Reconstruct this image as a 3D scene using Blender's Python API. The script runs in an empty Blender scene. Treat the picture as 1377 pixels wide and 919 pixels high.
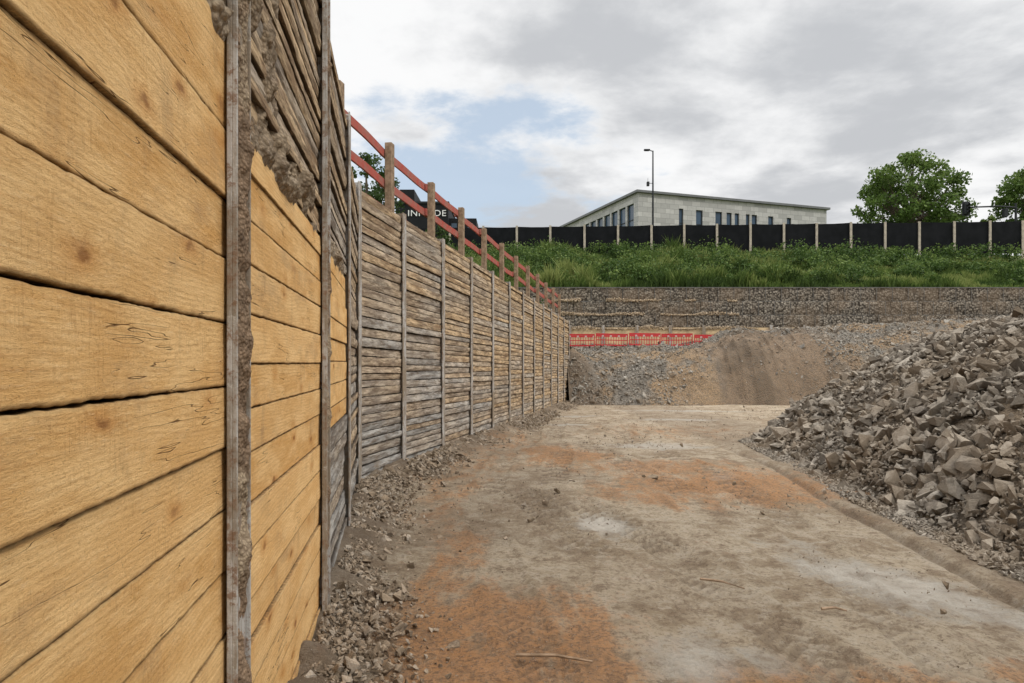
import bpy, bmesh, math, random
import numpy as np
from mathutils import Vector, Matrix
random.seed(7); rng=np.random.default_rng(7)
SC=bpy.context.scene
COL=SC.collection
EYE=1.6; F=918.0; CX=688.5; HY=488.0

# ------------------------------------------------------------------ noise
def _h(ix,iy,iz):
    ix=ix.astype(np.int64); iy=iy.astype(np.int64); iz=iz.astype(np.int64)
    h=(ix*374761393+iy*668265263+iz*1274126177)&0xffffffff
    h=((h^(h>>13))*1274126177)&0xffffffff
    h=(h^(h>>16))&0xffffffff
    return h/4294967295.0
def vn(x,y,z=0.0):
    x=np.asarray(x,float); y=np.asarray(y,float); z=np.asarray(z,float)+np.zeros_like(x+y)
    x=x+np.zeros_like(z); y=y+np.zeros_like(z)
    ix=np.floor(x); iy=np.floor(y); iz=np.floor(z)
    fx=x-ix; fy=y-iy; fz=z-iz
    fx=fx*fx*(3-2*fx); fy=fy*fy*(3-2*fy); fz=fz*fz*(3-2*fz)
    def L(a,b,t): return a+(b-a)*t
    r0=L(L(_h(ix,iy,iz),_h(ix+1,iy,iz),fx),L(_h(ix,iy+1,iz),_h(ix+1,iy+1,iz),fx),fy)
    r1=L(L(_h(ix,iy,iz+1),_h(ix+1,iy,iz+1),fx),L(_h(ix,iy+1,iz+1),_h(ix+1,iy+1,iz+1),fx),fy)
    return L(r0,r1,fz)*2-1
def fbm(x,y,z=0.0,o=4):
    a=1.0;s=0;t=0;f=1.0
    for i in range(o):
        s=s+a*vn(np.asarray(x)*f+i*17.3,np.asarray(y)*f-i*9.1,np.asarray(z)*f+i*3.7); t+=a; a*=.5; f*=2.03
    return s/t
def sstep(a,b,x):
    t=np.clip((np.asarray(x,float)-a)/(b-a),0,1); return t*t*(3-2*t)

# ------------------------------------------------------------------ node helpers
def newmat(name):
    m=bpy.data.materials.new(name); m.use_nodes=True
    nt=m.node_tree; nt.nodes.clear()
    out=nt.nodes.new('ShaderNodeOutputMaterial'); b=nt.nodes.new('ShaderNodeBsdfPrincipled')
    nt.links.new(b.outputs[0],out.inputs[0])
    return m,nt,b
def N(nt,t,ins=None,**p):
    n=nt.nodes.new(t)
    for k,v in p.items(): setattr(n,k,v)
    for k,v in (ins or {}).items(): S(nt,n.inputs[k],v)
    return n
def S(nt,sock,v):
    if isinstance(v,bpy.types.NodeSocket): nt.links.new(v,sock)
    elif isinstance(v,bpy.types.Node): nt.links.new(v.outputs[0],sock)
    else:
        if sock.type=='RGBA' and hasattr(v,'__len__') and len(v)==3: v=(*v,1)
        sock.default_value=v
def M(nt,op,a,b=0.0,c=0.0,clamp=False):
    n=nt.nodes.new('ShaderNodeMath'); n.operation=op; n.use_clamp=clamp
    S(nt,n.inputs[0],a); S(nt,n.inputs[1],b); S(nt,n.inputs[2],c); return n.outputs[0]
def MIX(nt,f,a,b,bt='MIX'):
    n=nt.nodes.new('ShaderNodeMix'); n.data_type='RGBA'; n.blend_type=bt
    S(nt,n.inputs[0],f); S(nt,n.inputs[6],a); S(nt,n.inputs[7],b); return n.outputs[2]
def RAMP(nt,f,lo,hi,smooth=True):
    n=nt.nodes.new('ShaderNodeMapRange'); 
    if smooth: n.interpolation_type='SMOOTHSTEP'
    S(nt,n.inputs[0],f); n.inputs[1].default_value=lo; n.inputs[2].default_value=hi; return n.outputs[0]
def NOISE(nt,v,scale=1,detail=4,rough=.55,dist=0,xyz=None):
    if xyz is not None:
        v=N(nt,'ShaderNodeVectorMath',{0:v,1:xyz},operation='MULTIPLY').outputs[0]
    return N(nt,'ShaderNodeTexNoise',{'Vector':v,'Scale':scale,'Detail':detail,'Roughness':rough,'Distortion':dist}).outputs[0]
def VOR(nt,v,scale,feature='F1',out='Distance',xyz=None):
    if xyz is not None:
        v=N(nt,'ShaderNodeVectorMath',{0:v,1:xyz},operation='MULTIPLY').outputs[0]
    return N(nt,'ShaderNodeTexVoronoi',{'Vector':v,'Scale':scale},feature=feature).outputs[out]
def ATT(nt,name,out='Fac'):
    return N(nt,'ShaderNodeAttribute',attribute_name=name).outputs[out]
def OBJ(nt): return N(nt,'ShaderNodeTexCoord').outputs['Object']
def BUMP(nt,b,h,st=.5,dist=.01):
    n=N(nt,'ShaderNodeBump',{'Strength':st,'Distance':dist,'Height':h}); nt.links.new(n.outputs[0],b.inputs['Normal']); return n

def simple(name,c,rough=.7,var=.25,scale=3.0,metal=0,c2=None,bump=0.0,bs=40,spec=.5):
    m,nt,b=newmat(name); o=OBJ(nt)
    n=NOISE(nt,o,scale,5)
    c2=c2 or tuple(x*(1-var) for x in c)
    S(nt,b.inputs['Base Color'],MIX(nt,RAMP(nt,n,.3,.7),c,c2))
    b.inputs['Roughness'].default_value=rough; b.inputs['Metallic'].default_value=metal; b.inputs['Specular IOR Level'].default_value=spec
    if bump: BUMP(nt,b,NOISE(nt,o,bs,4),bump,.01)
    return m

# fresh sawn timber: uses UV (metres along / up) and rnd
def mat_fresh():
    m,nt,b=newmat('fresh_timber')
    uv=N(nt,'ShaderNodeTexCoord').outputs['UV']; r=ATT(nt,'rnd')
    sep=N(nt,'ShaderNodeSeparateXYZ',{0:uv})
    v=sep.outputs[1]
    off=N(nt,'ShaderNodeCombineXYZ',{0:M(nt,'MULTIPLY',r,37.0),1:M(nt,'MULTIPLY',r,11.0),2:M(nt,'MULTIPLY',r,23.0)}).outputs[0]
    P=N(nt,'ShaderNodeVectorMath',{0:uv,1:off},operation='ADD').outputs[0]
    Pw=N(nt,'ShaderNodeVectorMath',{0:P,1:N(nt,'ShaderNodeVectorMath',{0:N(nt,'ShaderNodeTexNoise',{'Vector':P,'Scale':18.0,'Detail':4.0}).outputs['Color'],'Scale':.05},operation='SCALE').outputs[0]},operation='ADD').outputs[0]
    kd=VOR(nt,Pw,1.0,xyz=(3.2,7.5,1))
    kn=M(nt,'POWER',2.718,M(nt,'MULTIPLY',M(nt,'MULTIPLY',kd,kd),-22.0))
    n1=NOISE(nt,P,1,2,.5,xyz=(.6,2.4,1))
    n2=NOISE(nt,P,1,4,.6,xyz=(6,26,1))
    ph=M(nt,'ADD',M(nt,'ADD',M(nt,'MULTIPLY',v,430.0),M(nt,'MULTIPLY',n1,80.0)),M(nt,'ADD',M(nt,'MULTIPLY',n2,9.0),M(nt,'MULTIPLY',kn,26.0)))
    ring=M(nt,'ADD',M(nt,'MULTIPLY',M(nt,'SINE',ph),.5),.5)
    fib2=NOISE(nt,P,1,5,.75,xyz=(3.0,110,1))
    fine=NOISE(nt,P,1,6,.8,xyz=(26,150,1))
    fuzz=NOISE(nt,P,1,6,.8,xyz=(90,110,1))
    saw=NOISE(nt,P,1,4,.75,xyz=(140,9,1))
    sawp=RAMP(nt,NOISE(nt,P,1,3,.6,xyz=(4,7,1)),.50,.62)
    big=NOISE(nt,P,1,6,.7,xyz=(2.4,8.,1))
    base=MIX(nt,RAMP(nt,big,.38,.62),(.86,.565,.255),(.68,.375,.125))
    base=MIX(nt,M(nt,'MULTIPLY',r,.85),base,MIX(nt,.55,base,(.90,.62,.30)))
    base=MIX(nt,M(nt,'MULTIPLY',M(nt,'MULTIPLY',ring,ring),M(nt,'MULTIPLY',RAMP(nt,fine,.35,.6),.42)),base,(.52,.25,.075))
    base=MIX(nt,M(nt,'MULTIPLY',RAMP(nt,fib2,.52,.70),.40),base,(.48,.24,.08))
    base=MIX(nt,M(nt,'MULTIPLY',RAMP(nt,fine,.52,.72),.5),base,(.93,.72,.42))
    base=MIX(nt,M(nt,'MULTIPLY',RAMP(nt,fuzz,.47,.34),.42),base,(.40,.19,.06))
    base=MIX(nt,M(nt,'MULTIPLY',M(nt,'MULTIPLY',RAMP(nt,saw,.5,.34),sawp),.30),base,(.40,.19,.06))
    knot=M(nt,'MULTIPLY',RAMP(nt,kd,.13,.05),RAMP(nt,NOISE(nt,P,1,1,.5,xyz=(1.2,3,1)),.40,.48))
    base=MIX(nt,M(nt,'MULTIPLY',RAMP(nt,kd,.32,.08),.5),base,(.56,.25,.065))
    base=MIX(nt,M(nt,'MULTIPLY',knot,.75),base,(.24,.095,.03))
    st=RAMP(nt,NOISE(nt,P,1,7,.72,xyz=(1.6,4.5,1)),.52,.68)
    base=MIX(nt,M(nt,'MULTIPLY',st,.42),base,(.40,.25,.135))
    dr=RAMP(nt,NOISE(nt,P,1,6,.7,xyz=(7,2.2,1)),.55,.70)
    base=MIX(nt,M(nt,'MULTIPLY',dr,.25),base,(.30,.17,.09))
    e=ATT(nt,'edge')
    base=MIX(nt,M(nt,'MULTIPLY',M(nt,'MULTIPLY',e,RAMP(nt,fuzz,.25,.55)),.9),base,(.10,.06,.03))
    sp=RAMP(nt,VOR(nt,P,80.0),.17,.03)
    base=MIX(nt,M(nt,'MULTIPLY',sp,M(nt,'MULTIPLY',RAMP(nt,big,.46,.58),.6)),base,(.18,.11,.06))
    crk=RAMP(nt,M(nt,'ABSOLUTE',M(nt,'SUBTRACT',NOISE(nt,P,1,4,.6,xyz=(.6,9,1)),.5)),.0035,.0)
    crk=M(nt,'MULTIPLY',crk,RAMP(nt,NOISE(nt,P,1,2,.5,xyz=(1.6,2,1)),.53,.58))
    base=MIX(nt,M(nt,'MULTIPLY',crk,.85),base,(.09,.04,.015))
    S(nt,b.inputs['Base Color'],base)
    b.inputs['Roughness'].default_value=.85
    b.inputs['Specular IOR Level'].default_value=.12
    h=M(nt,'ADD',M(nt,'MULTIPLY',M(nt,'MULTIPLY',saw,sawp),.9),M(nt,'ADD',M(nt,'MULTIPLY',fib2,.5),M(nt,'MULTIPLY',fine,1.0)))
    h=M(nt,'ADD',h,M(nt,'MULTIPLY',fuzz,1.4))
    h=M(nt,'SUBTRACT',h,M(nt,'MULTIPLY',crk,1.2))
    BUMP(nt,b,h,.75,.005)
    return m
def mat_log():
    m,nt,b=newmat('weathered_slab_timber')
    uv=N(nt,'ShaderNodeTexCoord').outputs['UV']; r=ATT(nt,'rnd'); tone=ATT(nt,'tone')
    off=N(nt,'ShaderNodeCombineXYZ',{0:M(nt,'MULTIPLY',r,37.0),1:M(nt,'MULTIPLY',r,91.0),2:M(nt,'MULTIPLY',r,23.0)}).outputs[0]
    P=N(nt,'ShaderNodeVectorMath',{0:uv,1:off},operation='ADD').outputs[0]
    a=NOISE(nt,P,1,6,.7,xyz=(2.0,16,1)); f=NOISE(nt,P,1,5,.78,xyz=(4,110,1)); c=NOISE(nt,P,1,6,.75,xyz=(3,22,1))
    world=NOISE(nt,uv,1,4,.6,xyz=(.5,.9,1)); mud=NOISE(nt,uv,1,7,.7,xyz=(2.2,2.6,1))
    grey=MIX(nt,RAMP(nt,a,.38,.62),(.25,.24,.225),(.54,.52,.48))
    brn=MIX(nt,RAMP(nt,a,.38,.62),(.31,.205,.12),(.74,.55,.34))
    k=M(nt,'ADD',M(nt,'ADD',tone,M(nt,'MULTIPLY',M(nt,'SUBTRACT',world,.5),1.4)),M(nt,'MULTIPLY',M(nt,'SUBTRACT',r,.5),.7),clamp=True)
    base=MIX(nt,k,grey,brn)
    base=MIX(nt,M(nt,'MULTIPLY',RAMP(nt,c,.50,.59),.65),base,(.15,.105,.068))
    base=MIX(nt,M(nt,'MULTIPLY',RAMP(nt,f,.48,.70),.55),base,(.12,.085,.058))
    base=MIX(nt,M(nt,'MULTIPLY',RAMP(nt,mud,.54,.66),.5),base,(.30,.235,.17))
    base=MIX(nt,M(nt,'MULTIPLY',M(nt,'MULTIPLY',ATT(nt,'edge'),RAMP(nt,c,.25,.45)),.9),base,(.038,.028,.02))
    S(nt,b.inputs['Base Color'],base); b.inputs['Roughness'].default_value=.9
    b.inputs['Specular IOR Level'].default_value=.1
    h=M(nt,'ADD',M(nt,'MULTIPLY',f,.9),M(nt,'ADD',c,M(nt,'MULTIPLY',a,.5)))
    BUMP(nt,b,h,.9,.014)
    return m
def mat_soil(name,c1,c2,c3,sc=6.0,st=.9,dist=.03,dk=None):
    m,nt,b=newmat(name); o=OBJ(nt)
    n=NOISE(nt,o,sc,7,.7); n2=NOISE(nt,o,sc*.13,5,.6,.5); v=VOR(nt,o,sc*6)
    base=MIX(nt,RAMP(nt,n,.35,.65),c1,c2); base=MIX(nt,RAMP(nt,n2,.48,.58),base,c3)
    if dk: base=MIX(nt,M(nt,'MULTIPLY',ATT(nt,'dk'),RAMP(nt,n,.2,.4)),base,MIX(nt,RAMP(nt,n2,.42,.56),dk,tuple(x*1.5 for x in dk)))
    base=MIX(nt,M(nt,'MULTIPLY',RAMP(nt,v,.35,.6),.5),base,tuple(x*.4 for x in c1))
    base=MIX(nt,M(nt,'MULTIPLY',RAMP(nt,n,.52,.7),.5),base,tuple(x*.5 for x in c2))
    S(nt,b.inputs['Base Color'],base); b.inputs['Roughness'].default_value=.95; b.inputs['Specular IOR Level'].default_value=.15
    BUMP(nt,b,M(nt,'ADD',n,M(nt,'MULTIPLY',v,-.5)),st,dist)
    return m
def mat_rock(name,c1,c2,c3,brown=None,uptint_amt=.5):
    m,nt,b=newmat(name); o=OBJ(nt); r=ATT(nt,'rnd')
    n=NOISE(nt,o,11,5,.7)
    w=N(nt,'ShaderNodeValToRGB',{0:r})
    w.color_ramp.elements[0].color=(*c1,1); w.color_ramp.elements[1].color=(*c3,1)
    e=w.color_ramp.elements.new(.55); e.color=(*c2,1)
    base=MIX(nt,M(nt,'MULTIPLY',RAMP(nt,n,.45,.62),.5),w.outputs[0],tuple(x*.5 for x in c2))
    if brown:
        base=MIX(nt,M(nt,'MULTIPLY',RAMP(nt,NOISE(nt,o,.8,4,.6,.4),.42,.6),.5),base,brown)
    up=N(nt,'ShaderNodeSeparateXYZ',{0:N(nt,'ShaderNodeNewGeometry').outputs['Normal']}).outputs[2]
    uptint=M(nt,'MULTIPLY',M(nt,'MULTIPLY',RAMP(nt,up,.3,.95),RAMP(nt,n,.65,.4)),uptint_amt)  # paler tint on upward-facing faces, broken up by noise
    base=MIX(nt,uptint,base,tuple(min(1,x*1.6) for x in c2))
    S(nt,b.inputs['Base Color'],base); b.inputs['Roughness'].default_value=.95; b.inputs['Specular IOR Level'].default_value=.12
    BUMP(nt,b,NOISE(nt,o,24,6,.75),.9,.025)
    return m
def mat_steel():
    m,nt,b=newmat('muddy_steel'); o=OBJ(nt)
    n=NOISE(nt,o,1,6,.7,xyz=(9,9,2.2)); n2=NOISE(nt,o,22,7,.78); n3=NOISE(nt,o,1,5,.65,xyz=(4,4,1.3))
    base=MIX(nt,RAMP(nt,n,.42,.58),(.48,.465,.44),(.28,.24,.19))
    base=MIX(nt,M(nt,'MULTIPLY',RAMP(nt,n2,.50,.60),.8),base,(.22,.125,.07))
    base=MIX(nt,RAMP(nt,n3,.52,.62),base,(.26,.205,.145))
    base=MIX(nt,M(nt,'MULTIPLY',RAMP(nt,n2,.42,.36),.6),base,(.60,.58,.55))
    S(nt,b.inputs['Base Color'],base); b.inputs['Roughness'].default_value=.75
    b.inputs['Metallic'].default_value=.05
    BUMP(nt,b,n2,.9,.01); return m
def mat_ground():
    m,nt,b=newmat('packed_dirt'); o=OBJ(nt)
    a=N(nt,'ShaderNodeAttribute',attribute_name='m'); sp=N(nt,'ShaderNodeSeparateColor',{0:a.outputs['Color']})
    org,wet,grs=sp.outputs[0],sp.outputs[1],sp.outputs[2]; dark=a.outputs['Alpha']
    n1=NOISE(nt,o,1.0,8,.68,.4); n2=NOISE(nt,o,4.5,8,.76); n3=NOISE(nt,o,30,6,.8); n4=NOISE(nt,o,150,2,.7)
    n5=NOISE(nt,o,1,7,.7,.3,xyz=(3.2,.9,1))
    vs=VOR(nt,o,60); vs2=VOR(nt,o,23)
    base=MIX(nt,RAMP(nt,n1,.43,.57),(.57,.465,.335),(.42,.325,.22))
    base=MIX(nt,M(nt,'MULTIPLY',RAMP(nt,n2,.5,.58),.6),base,(.64,.55,.43))
    base=MIX(nt,M(nt,'MULTIPLY',RAMP(nt,n2,.475,.39),.7),base,(.26,.185,.12))
    of=RAMP(nt,M(nt,'ADD',org,M(nt,'MULTIPLY',M(nt,'SUBTRACT',M(nt,'ADD',M(nt,'MULTIPLY',n2,.55),M(nt,'MULTIPLY',n5,.6)),.58),4.0)),.26,.95)
    oc=MIX(nt,RAMP(nt,n3,.42,.58),(.60,.30,.12),(.42,.215,.10))
    base=MIX(nt,M(nt,'MULTIPLY',of,.82),base,oc)
    base=MIX(nt,M(nt,'MULTIPLY',RAMP(nt,n5,.54,.64),.42),base,(.25,.175,.115))
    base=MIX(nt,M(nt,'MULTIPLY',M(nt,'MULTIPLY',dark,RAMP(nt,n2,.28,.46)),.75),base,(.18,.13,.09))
    base=MIX(nt,M(nt,'MULTIPLY',RAMP(nt,n3,.5,.6),.55),base,(.18,.125,.083))
    base=MIX(nt,M(nt,'MULTIPLY',M(nt,'MULTIPLY',RAMP(nt,vs,.22,.1),RAMP(nt,n3,.47,.54)),.7),base,(.66,.60,.51))
    base=MIX(nt,M(nt,'MULTIPLY',M(nt,'MULTIPLY',RAMP(nt,vs2,.2,.08),RAMP(nt,n2,.5,.44)),.6),base,(.13,.095,.065))
    wf=RAMP(nt,M(nt,'ADD',wet,M(nt,'MULTIPLY',M(nt,'SUBTRACT',n2,.5),2.0)),.25,1.15)
    base=MIX(nt,M(nt,'MULTIPLY',wf,.8),base,MIX(nt,RAMP(nt,n2,.4,.6),(.50,.465,.41),(.40,.37,.32)))
    base=MIX(nt,grs,base,MIX(nt,RAMP(nt,n2,.4,.6),(.07,.12,.025),(.14,.15,.05)))
    S(nt,b.inputs['Base Color'],base)
    S(nt,b.inputs['Roughness'],M(nt,'SUBTRACT',.95,M(nt,'MULTIPLY',wf,.25)))
    b.inputs['Specular IOR Level'].default_value=.2
    h=M(nt,'ADD',M(nt,'MULTIPLY',n2,1.5),M(nt,'ADD',M(nt,'MULTIPLY',n3,1.5),M(nt,'MULTIPLY',n4,.6)))
    h=M(nt,'MULTIPLY',h,M(nt,'SUBTRACT',1,M(nt,'MULTIPLY',wf,.6)))
    BUMP(nt,b,h,1.0,.042); return m
def mat_leaf(name,c1,c2,c3):
    m,nt,b=newmat(name); r=ATT(nt,'rnd'); w=N(nt,'ShaderNodeValToRGB',{0:r})
    w.color_ramp.elements[0].color=(*c1,1); w.color_ramp.elements[1].color=(*c3,1)
    e=w.color_ramp.elements.new(.5); e.color=(*c2,1)
    S(nt,b.inputs['Base Color'],w.outputs[0]); b.inputs['Roughness'].default_value=.6
    b.inputs['Specular IOR Level'].default_value=.2
    out=[n for n in nt.nodes if n.type=='OUTPUT_MATERIAL'][0]
    t=N(nt,'ShaderNodeBsdfTranslucent',{'Color':w.outputs[0]})
    mx=N(nt,'ShaderNodeMixShader',{0:.35,1:b.outputs[0],2:t.outputs[0]}); nt.links.new(mx.outputs[0],out.inputs[0])
    return m
def mat_gabion():
    m,nt,b=newmat('gabion_stone_and_wire')
    pos=N(nt,'ShaderNodeNewGeometry').outputs['Position']
    v=N(nt,'ShaderNodeTexVoronoi',{'Vector':pos,'Scale':8.5}); 
    w=N(nt,'ShaderNodeValToRGB',{0:N(nt,'ShaderNodeSeparateColor',{0:v.outputs['Color']}).outputs[0]})
    w.color_ramp.elements[0].color=(.14,.12,.097,1); w.color_ramp.elements[1].color=(.34,.30,.245,1)
    base=MIX(nt,RAMP(nt,v.outputs['Distance'],.38,.70),w.outputs[0],(.062,.053,.043))
    base=MIX(nt,M(nt,'MULTIPLY',RAMP(nt,NOISE(nt,pos,.5,5),.45,.62),.5),base,(.22,.165,.115))
    S(nt,b.inputs['Base Color'],base); b.inputs['Roughness'].default_value=.95; b.inputs['Specular IOR Level'].default_value=.1
    BUMP(nt,b,M(nt,'SUBTRACT',1,v.outputs['Distance']),.7,.05); return m
def mat_clad():
    m,nt,b=newmat('pale_stone_cladding')
    uv=N(nt,'ShaderNodeTexCoord').outputs['UV']
    br=N(nt,'ShaderNodeTexBrick',{'Vector':uv,'Color1':(.50,.49,.475,1),'Color2':(.34,.335,.325,1),'Mortar':(.20,.20,.195,1),'Scale':1.0,'Mortar Size':.018,'Brick Width':1.3,'Row Height':.62})
    n=NOISE(nt,uv,2.5,5)
    S(nt,b.inputs['Base Color'],MIX(nt,M(nt,'MULTIPLY',RAMP(nt,n,.45,.7),.3),br.outputs[0],(.28,.27,.26))); b.inputs['Roughness'].default_value=.8
    return m
FRESH=mat_fresh(); LOG=mat_log(); STEEL=mat_steel(); GROUND=mat_ground()
MUD=mat_soil('mud_crust',(.32,.245,.165),(.22,.165,.115),(.38,.305,.22),9,1.0,.02)
RUST=mat_soil('rusty_mud_crust',(.31,.215,.14),(.17,.115,.075),(.36,.28,.19),14,1.0,.015)
BACK=mat_soil('backing_soil',(.07,.05,.035),(.035,.028,.02),(.09,.06,.035),8)
BANKM=mat_soil('gravel_soil',(.27,.24,.20),(.17,.15,.125),(.34,.235,.14),3.2,1.0,.08,dk=(.175,.125,.083))
PILEM=mat_soil('pile_fines',(.17,.135,.10),(.10,.08,.06),(.20,.15,.10),5,1.0,.05)
ROCK=mat_rock('broken_rock',(.115,.095,.076),(.235,.203,.163),(.42,.375,.315),brown=(.24,.18,.12),uptint_amt=.45)
GRAV=mat_rock('bank_gravel',(.15,.135,.115),(.25,.23,.20),(.40,.375,.33),brown=(.30,.215,.135))
CLOD=mat_rock('soil_clods',(.15,.11,.072),(.27,.21,.15),(.42,.365,.30))
GAB=mat_gabion(); CLAD=mat_clad()
BLACK=simple('black_hoarding_sheet',(.006,.007,.008),.75,.4,1.5,c2=(.011,.012,.014),bump=.3,bs=2,spec=.10)
PALE=simple('pale_timber_post',(.50,.44,.35),.8,.3,4)
POSTW=simple('weathered_brown_post',(.36,.26,.175),.85,.5,14,c2=(.20,.14,.09),bump=.6,bs=60,spec=.15)
REDW=simple('faded_red_paint',(.42,.085,.065),.8,.4,7,c2=(.33,.15,.12),bump=.4,bs=50,spec=.15)
ROOFM=simple('grey_roof_metal',(.15,.155,.16),.5,.2,1)
DARKB=simple('black_facade',(.010,.011,.013),.6,.3,1,spec=.2)
WHITE=simple('white_lettering',(.8,.8,.8),.5,.05,1)
BARK=simple('bark',(.13,.10,.07),.9,.5,8,bump=.8,bs=20)
METAL=simple('dark_grey_metal',(.035,.038,.042),.7,.3,5,spec=.2)
WIREM=simple('galvanised_wire',(.16,.155,.145),.7,.3,5,spec=.3)
RUBBER=simple('dark_rubber',(.03,.03,.03),.8)
REDP=simple('red_plastic',(.58,.03,.035),.5,.2,6)
m,nt,b=newmat('red_and_pale_striped_board'); sx=N(nt,'ShaderNodeSeparateXYZ',{0:OBJ(nt)})
fr=M(nt,'FRACT',M(nt,'DIVIDE',sx.outputs[0],.5)); S(nt,b.inputs['Base Color'],MIX(nt,M(nt,'GREATER_THAN',fr,.75),(.55,.03,.035),(.58,.40,.38))); b.inputs['Roughness'].default_value=.5; STRIPE=m
LEAF=mat_leaf('tree_leaves',(.040,.072,.016),(.10,.165,.035),(.20,.265,.07))
LEAFD=mat_leaf('dark_leaves',(.022,.045,.012),(.045,.08,.02),(.09,.14,.035))
SHRUB=mat_leaf('shrub_leaves',(.018,.038,.010),(.07,.125,.028),(.22,.29,.08))
GRASS=mat_leaf('grass_blades',(.035,.065,.014),(.12,.185,.04),(.30,.33,.11))
mg,nt,b=newmat('blue_window_glass'); b.inputs['Roughness'].default_value=.1
S(nt,b.inputs['Base Color'],MIX(nt,NOISE(nt,OBJ(nt),.4,2),(.015,.03,.05),(.07,.12,.19))); b.inputs['Specular IOR Level'].default_value=.5; GLASS=mg

# ------------------------------------------------------------------ mesh helpers
def mk(name,v,f,mats,parent=None,attrs=None,uv=None,smooth=False,mi=None,label=None,cat=None,kind=None,group=None):
    me=bpy.data.meshes.new(name); me.from_pydata(v if isinstance(v,list) else np.asarray(v,float).tolist(),[],f if isinstance(f,list) else f.tolist())
    for mm in (mats if isinstance(mats,(list,tuple)) else [mats]): me.materials.append(mm)
    if mi is not None: me.polygons.foreach_set('material_index',np.asarray(mi,np.int32))
    for k,a in (attrs or {}).items():
        a=np.asarray(a,np.float32)
        if a.ndim==2:
            at=me.attributes.new(k,'FLOAT_COLOR','POINT'); at.data.foreach_set('color',a.ravel())
        else:
            at=me.attributes.new(k,'FLOAT','POINT'); at.data.foreach_set('value',a)
    if uv is not None:
        li=np.empty(len(me.loops),np.int32); me.loops.foreach_get('vertex_index',li)
        l=me.uv_layers.new(name='UVMap'); l.data.foreach_set('uv',np.asarray(uv,np.float32)[li].ravel())
    if smooth: me.polygons.foreach_set('use_smooth',np.ones(len(me.polygons),bool))
    me.update()
    o=bpy.data.objects.new(name,me); COL.objects.link(o)
    if parent: o.parent=parent
    meta(o,label,cat,kind,group); return o
def meta(o,label=None,cat=None,kind=None,group=None):
    if label: o['label']=label
    if cat: o['category']=cat
    if kind: o['kind']=kind
    if group: o['group']=group
def empty(name,loc=(0,0,0),**k):
    o=bpy.data.objects.new(name,None); o.location=loc; o.empty_display_size=.2; COL.objects.link(o); meta(o,**k); return o
def reparent(o,p):
    o.parent=p; o.matrix_parent_inverse=Matrix.Translation(p.location).inverted()
class MB:
    def __init__(s): s.v=[];s.f=[];s.m=[];s.uv=[]
    def box(s,o,ax,ay,a0,a1,b0,b1,z0,z1,m=0,zt=None):
        n=len(s.v)
        for z,k in ((z0,0),(z1,1)):
            for a,b_ in ((a0,b0),(a1,b0),(a1,b1),(a0,b1)):
                s.v.append((o[0]+ax[0]*a+ay[0]*b_,o[1]+ax[1]*a+ay[1]*b_,z)); s.uv.append((a+b_,z))
        q=[(0,3,2,1),(4,5,6,7),(0,1,5,4),(1,2,6,5),(2,3,7,6),(3,0,4,7)]
        s.f+= [tuple(n+i for i in t) for t in q]; s.m+=[m]*6
    def tube(s,pts,rad,seg=8,m=0,cap=True):
        n0=len(s.v); pts=[Vector(p) for p in pts]
        for i,p in enumerate(pts):
            d=(pts[min(i+1,len(pts)-1)]-pts[max(i-1,0)]).normalized()
            a=d.orthogonal().normalized(); c=d.cross(a)
            for k in range(seg):
                t=2*math.pi*k/seg; q=p+(a*math.cos(t)+c*math.sin(t))*rad[i]
                s.v.append(tuple(q)); s.uv.append((k/seg,i))
        for i in range(len(pts)-1):
            for k in range(seg):
                a=n0+i*seg+k; b_=n0+i*seg+(k+1)%seg
                s.f.append((a,b_,b_+seg,a+seg)); s.m.append(m)
        if cap:
            s.f.append(tuple(n0+k for k in range(seg))[::-1]); s.m.append(m)
            s.f.append(tuple(n0+(len(pts)-1)*seg+k for k in range(seg))); s.m.append(m)
    def obj(s,name,mats,parent=None,bevel=0,**k):
        o=mk(name,s.v,s.f,mats,None,uv=s.uv,mi=s.m,**k)
        if parent: reparent(o,parent)
        if bevel:
            md=o.modifiers.new('bevel','BEVEL'); md.width=bevel; md.segments=2; md.limit_method='ANGLE'
        return o

# ------------------------------------------------------------------ wall line
SL=.0115
def zo(y): return -SL*max(0,y-8.4)
beams=[(-.285,-1.80),(-.571,.17),(-.843,2.05),(-1.134,4.06),(-1.48,6.1),(-1.9,8.4)]
Y=10.07
while Y<31.8:
    beams.append((.198*Y-3.61,Y)); Y+=1.94
WE=beams[-1]
wallY=np.array([-600,-1.8]+[p[1] for p in beams[1:]]+[42.0,45,900]); wallX=np.array([-.285,-.285]+[p[0] for p in beams[1:]]+[WE[0]+.25,WE[0]+.3,WE[0]+.3])
def XW(y): return np.interp(y,wallY,wallX)
TOP=3.76

class WM:
    def __init__(s): s.v=[];s.f=[];s.uv=[];s.r=[];s.e=[];s.t=[];s.n=0
    def add(s,v,f,uv,r,e,t):
        s.v.append(v); s.f.append(np.asarray(f)+s.n); s.uv.append(uv); s.r.append(r); s.e.append(e); s.t.append(t); s.n+=len(v)
    def obj(s,name,mat,parent,label=None,smooth=True):
        o=mk(name,np.concatenate(s.v),np.concatenate(s.f),mat,None,attrs={'rnd':np.concatenate(s.r),'edge':np.concatenate(s.e),'tone':np.concatenate(s.t)},uv=np.concatenate(s.uv),smooth=smooth,label=label)
        reparent(o,parent); return o
def bayframe(i):
    P=np.array(beams[i]);Q=np.array(beams[i+1]);L=np.linalg.norm(Q-P);d=(Q-P)/L;n=np.array([d[1],-d[0]])
    return P,Q,L,d,n
def place(i,U,V,W):
    P,Q,L,d,n=bayframe(i)
    z=V+zo(P[1])+(zo(Q[1])-zo(P[1]))*U/L
    return np.stack([P[0]+d[0]*U+n[0]*W,P[1]+d[1]*U+n[1]*W,z],-1)
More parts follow.
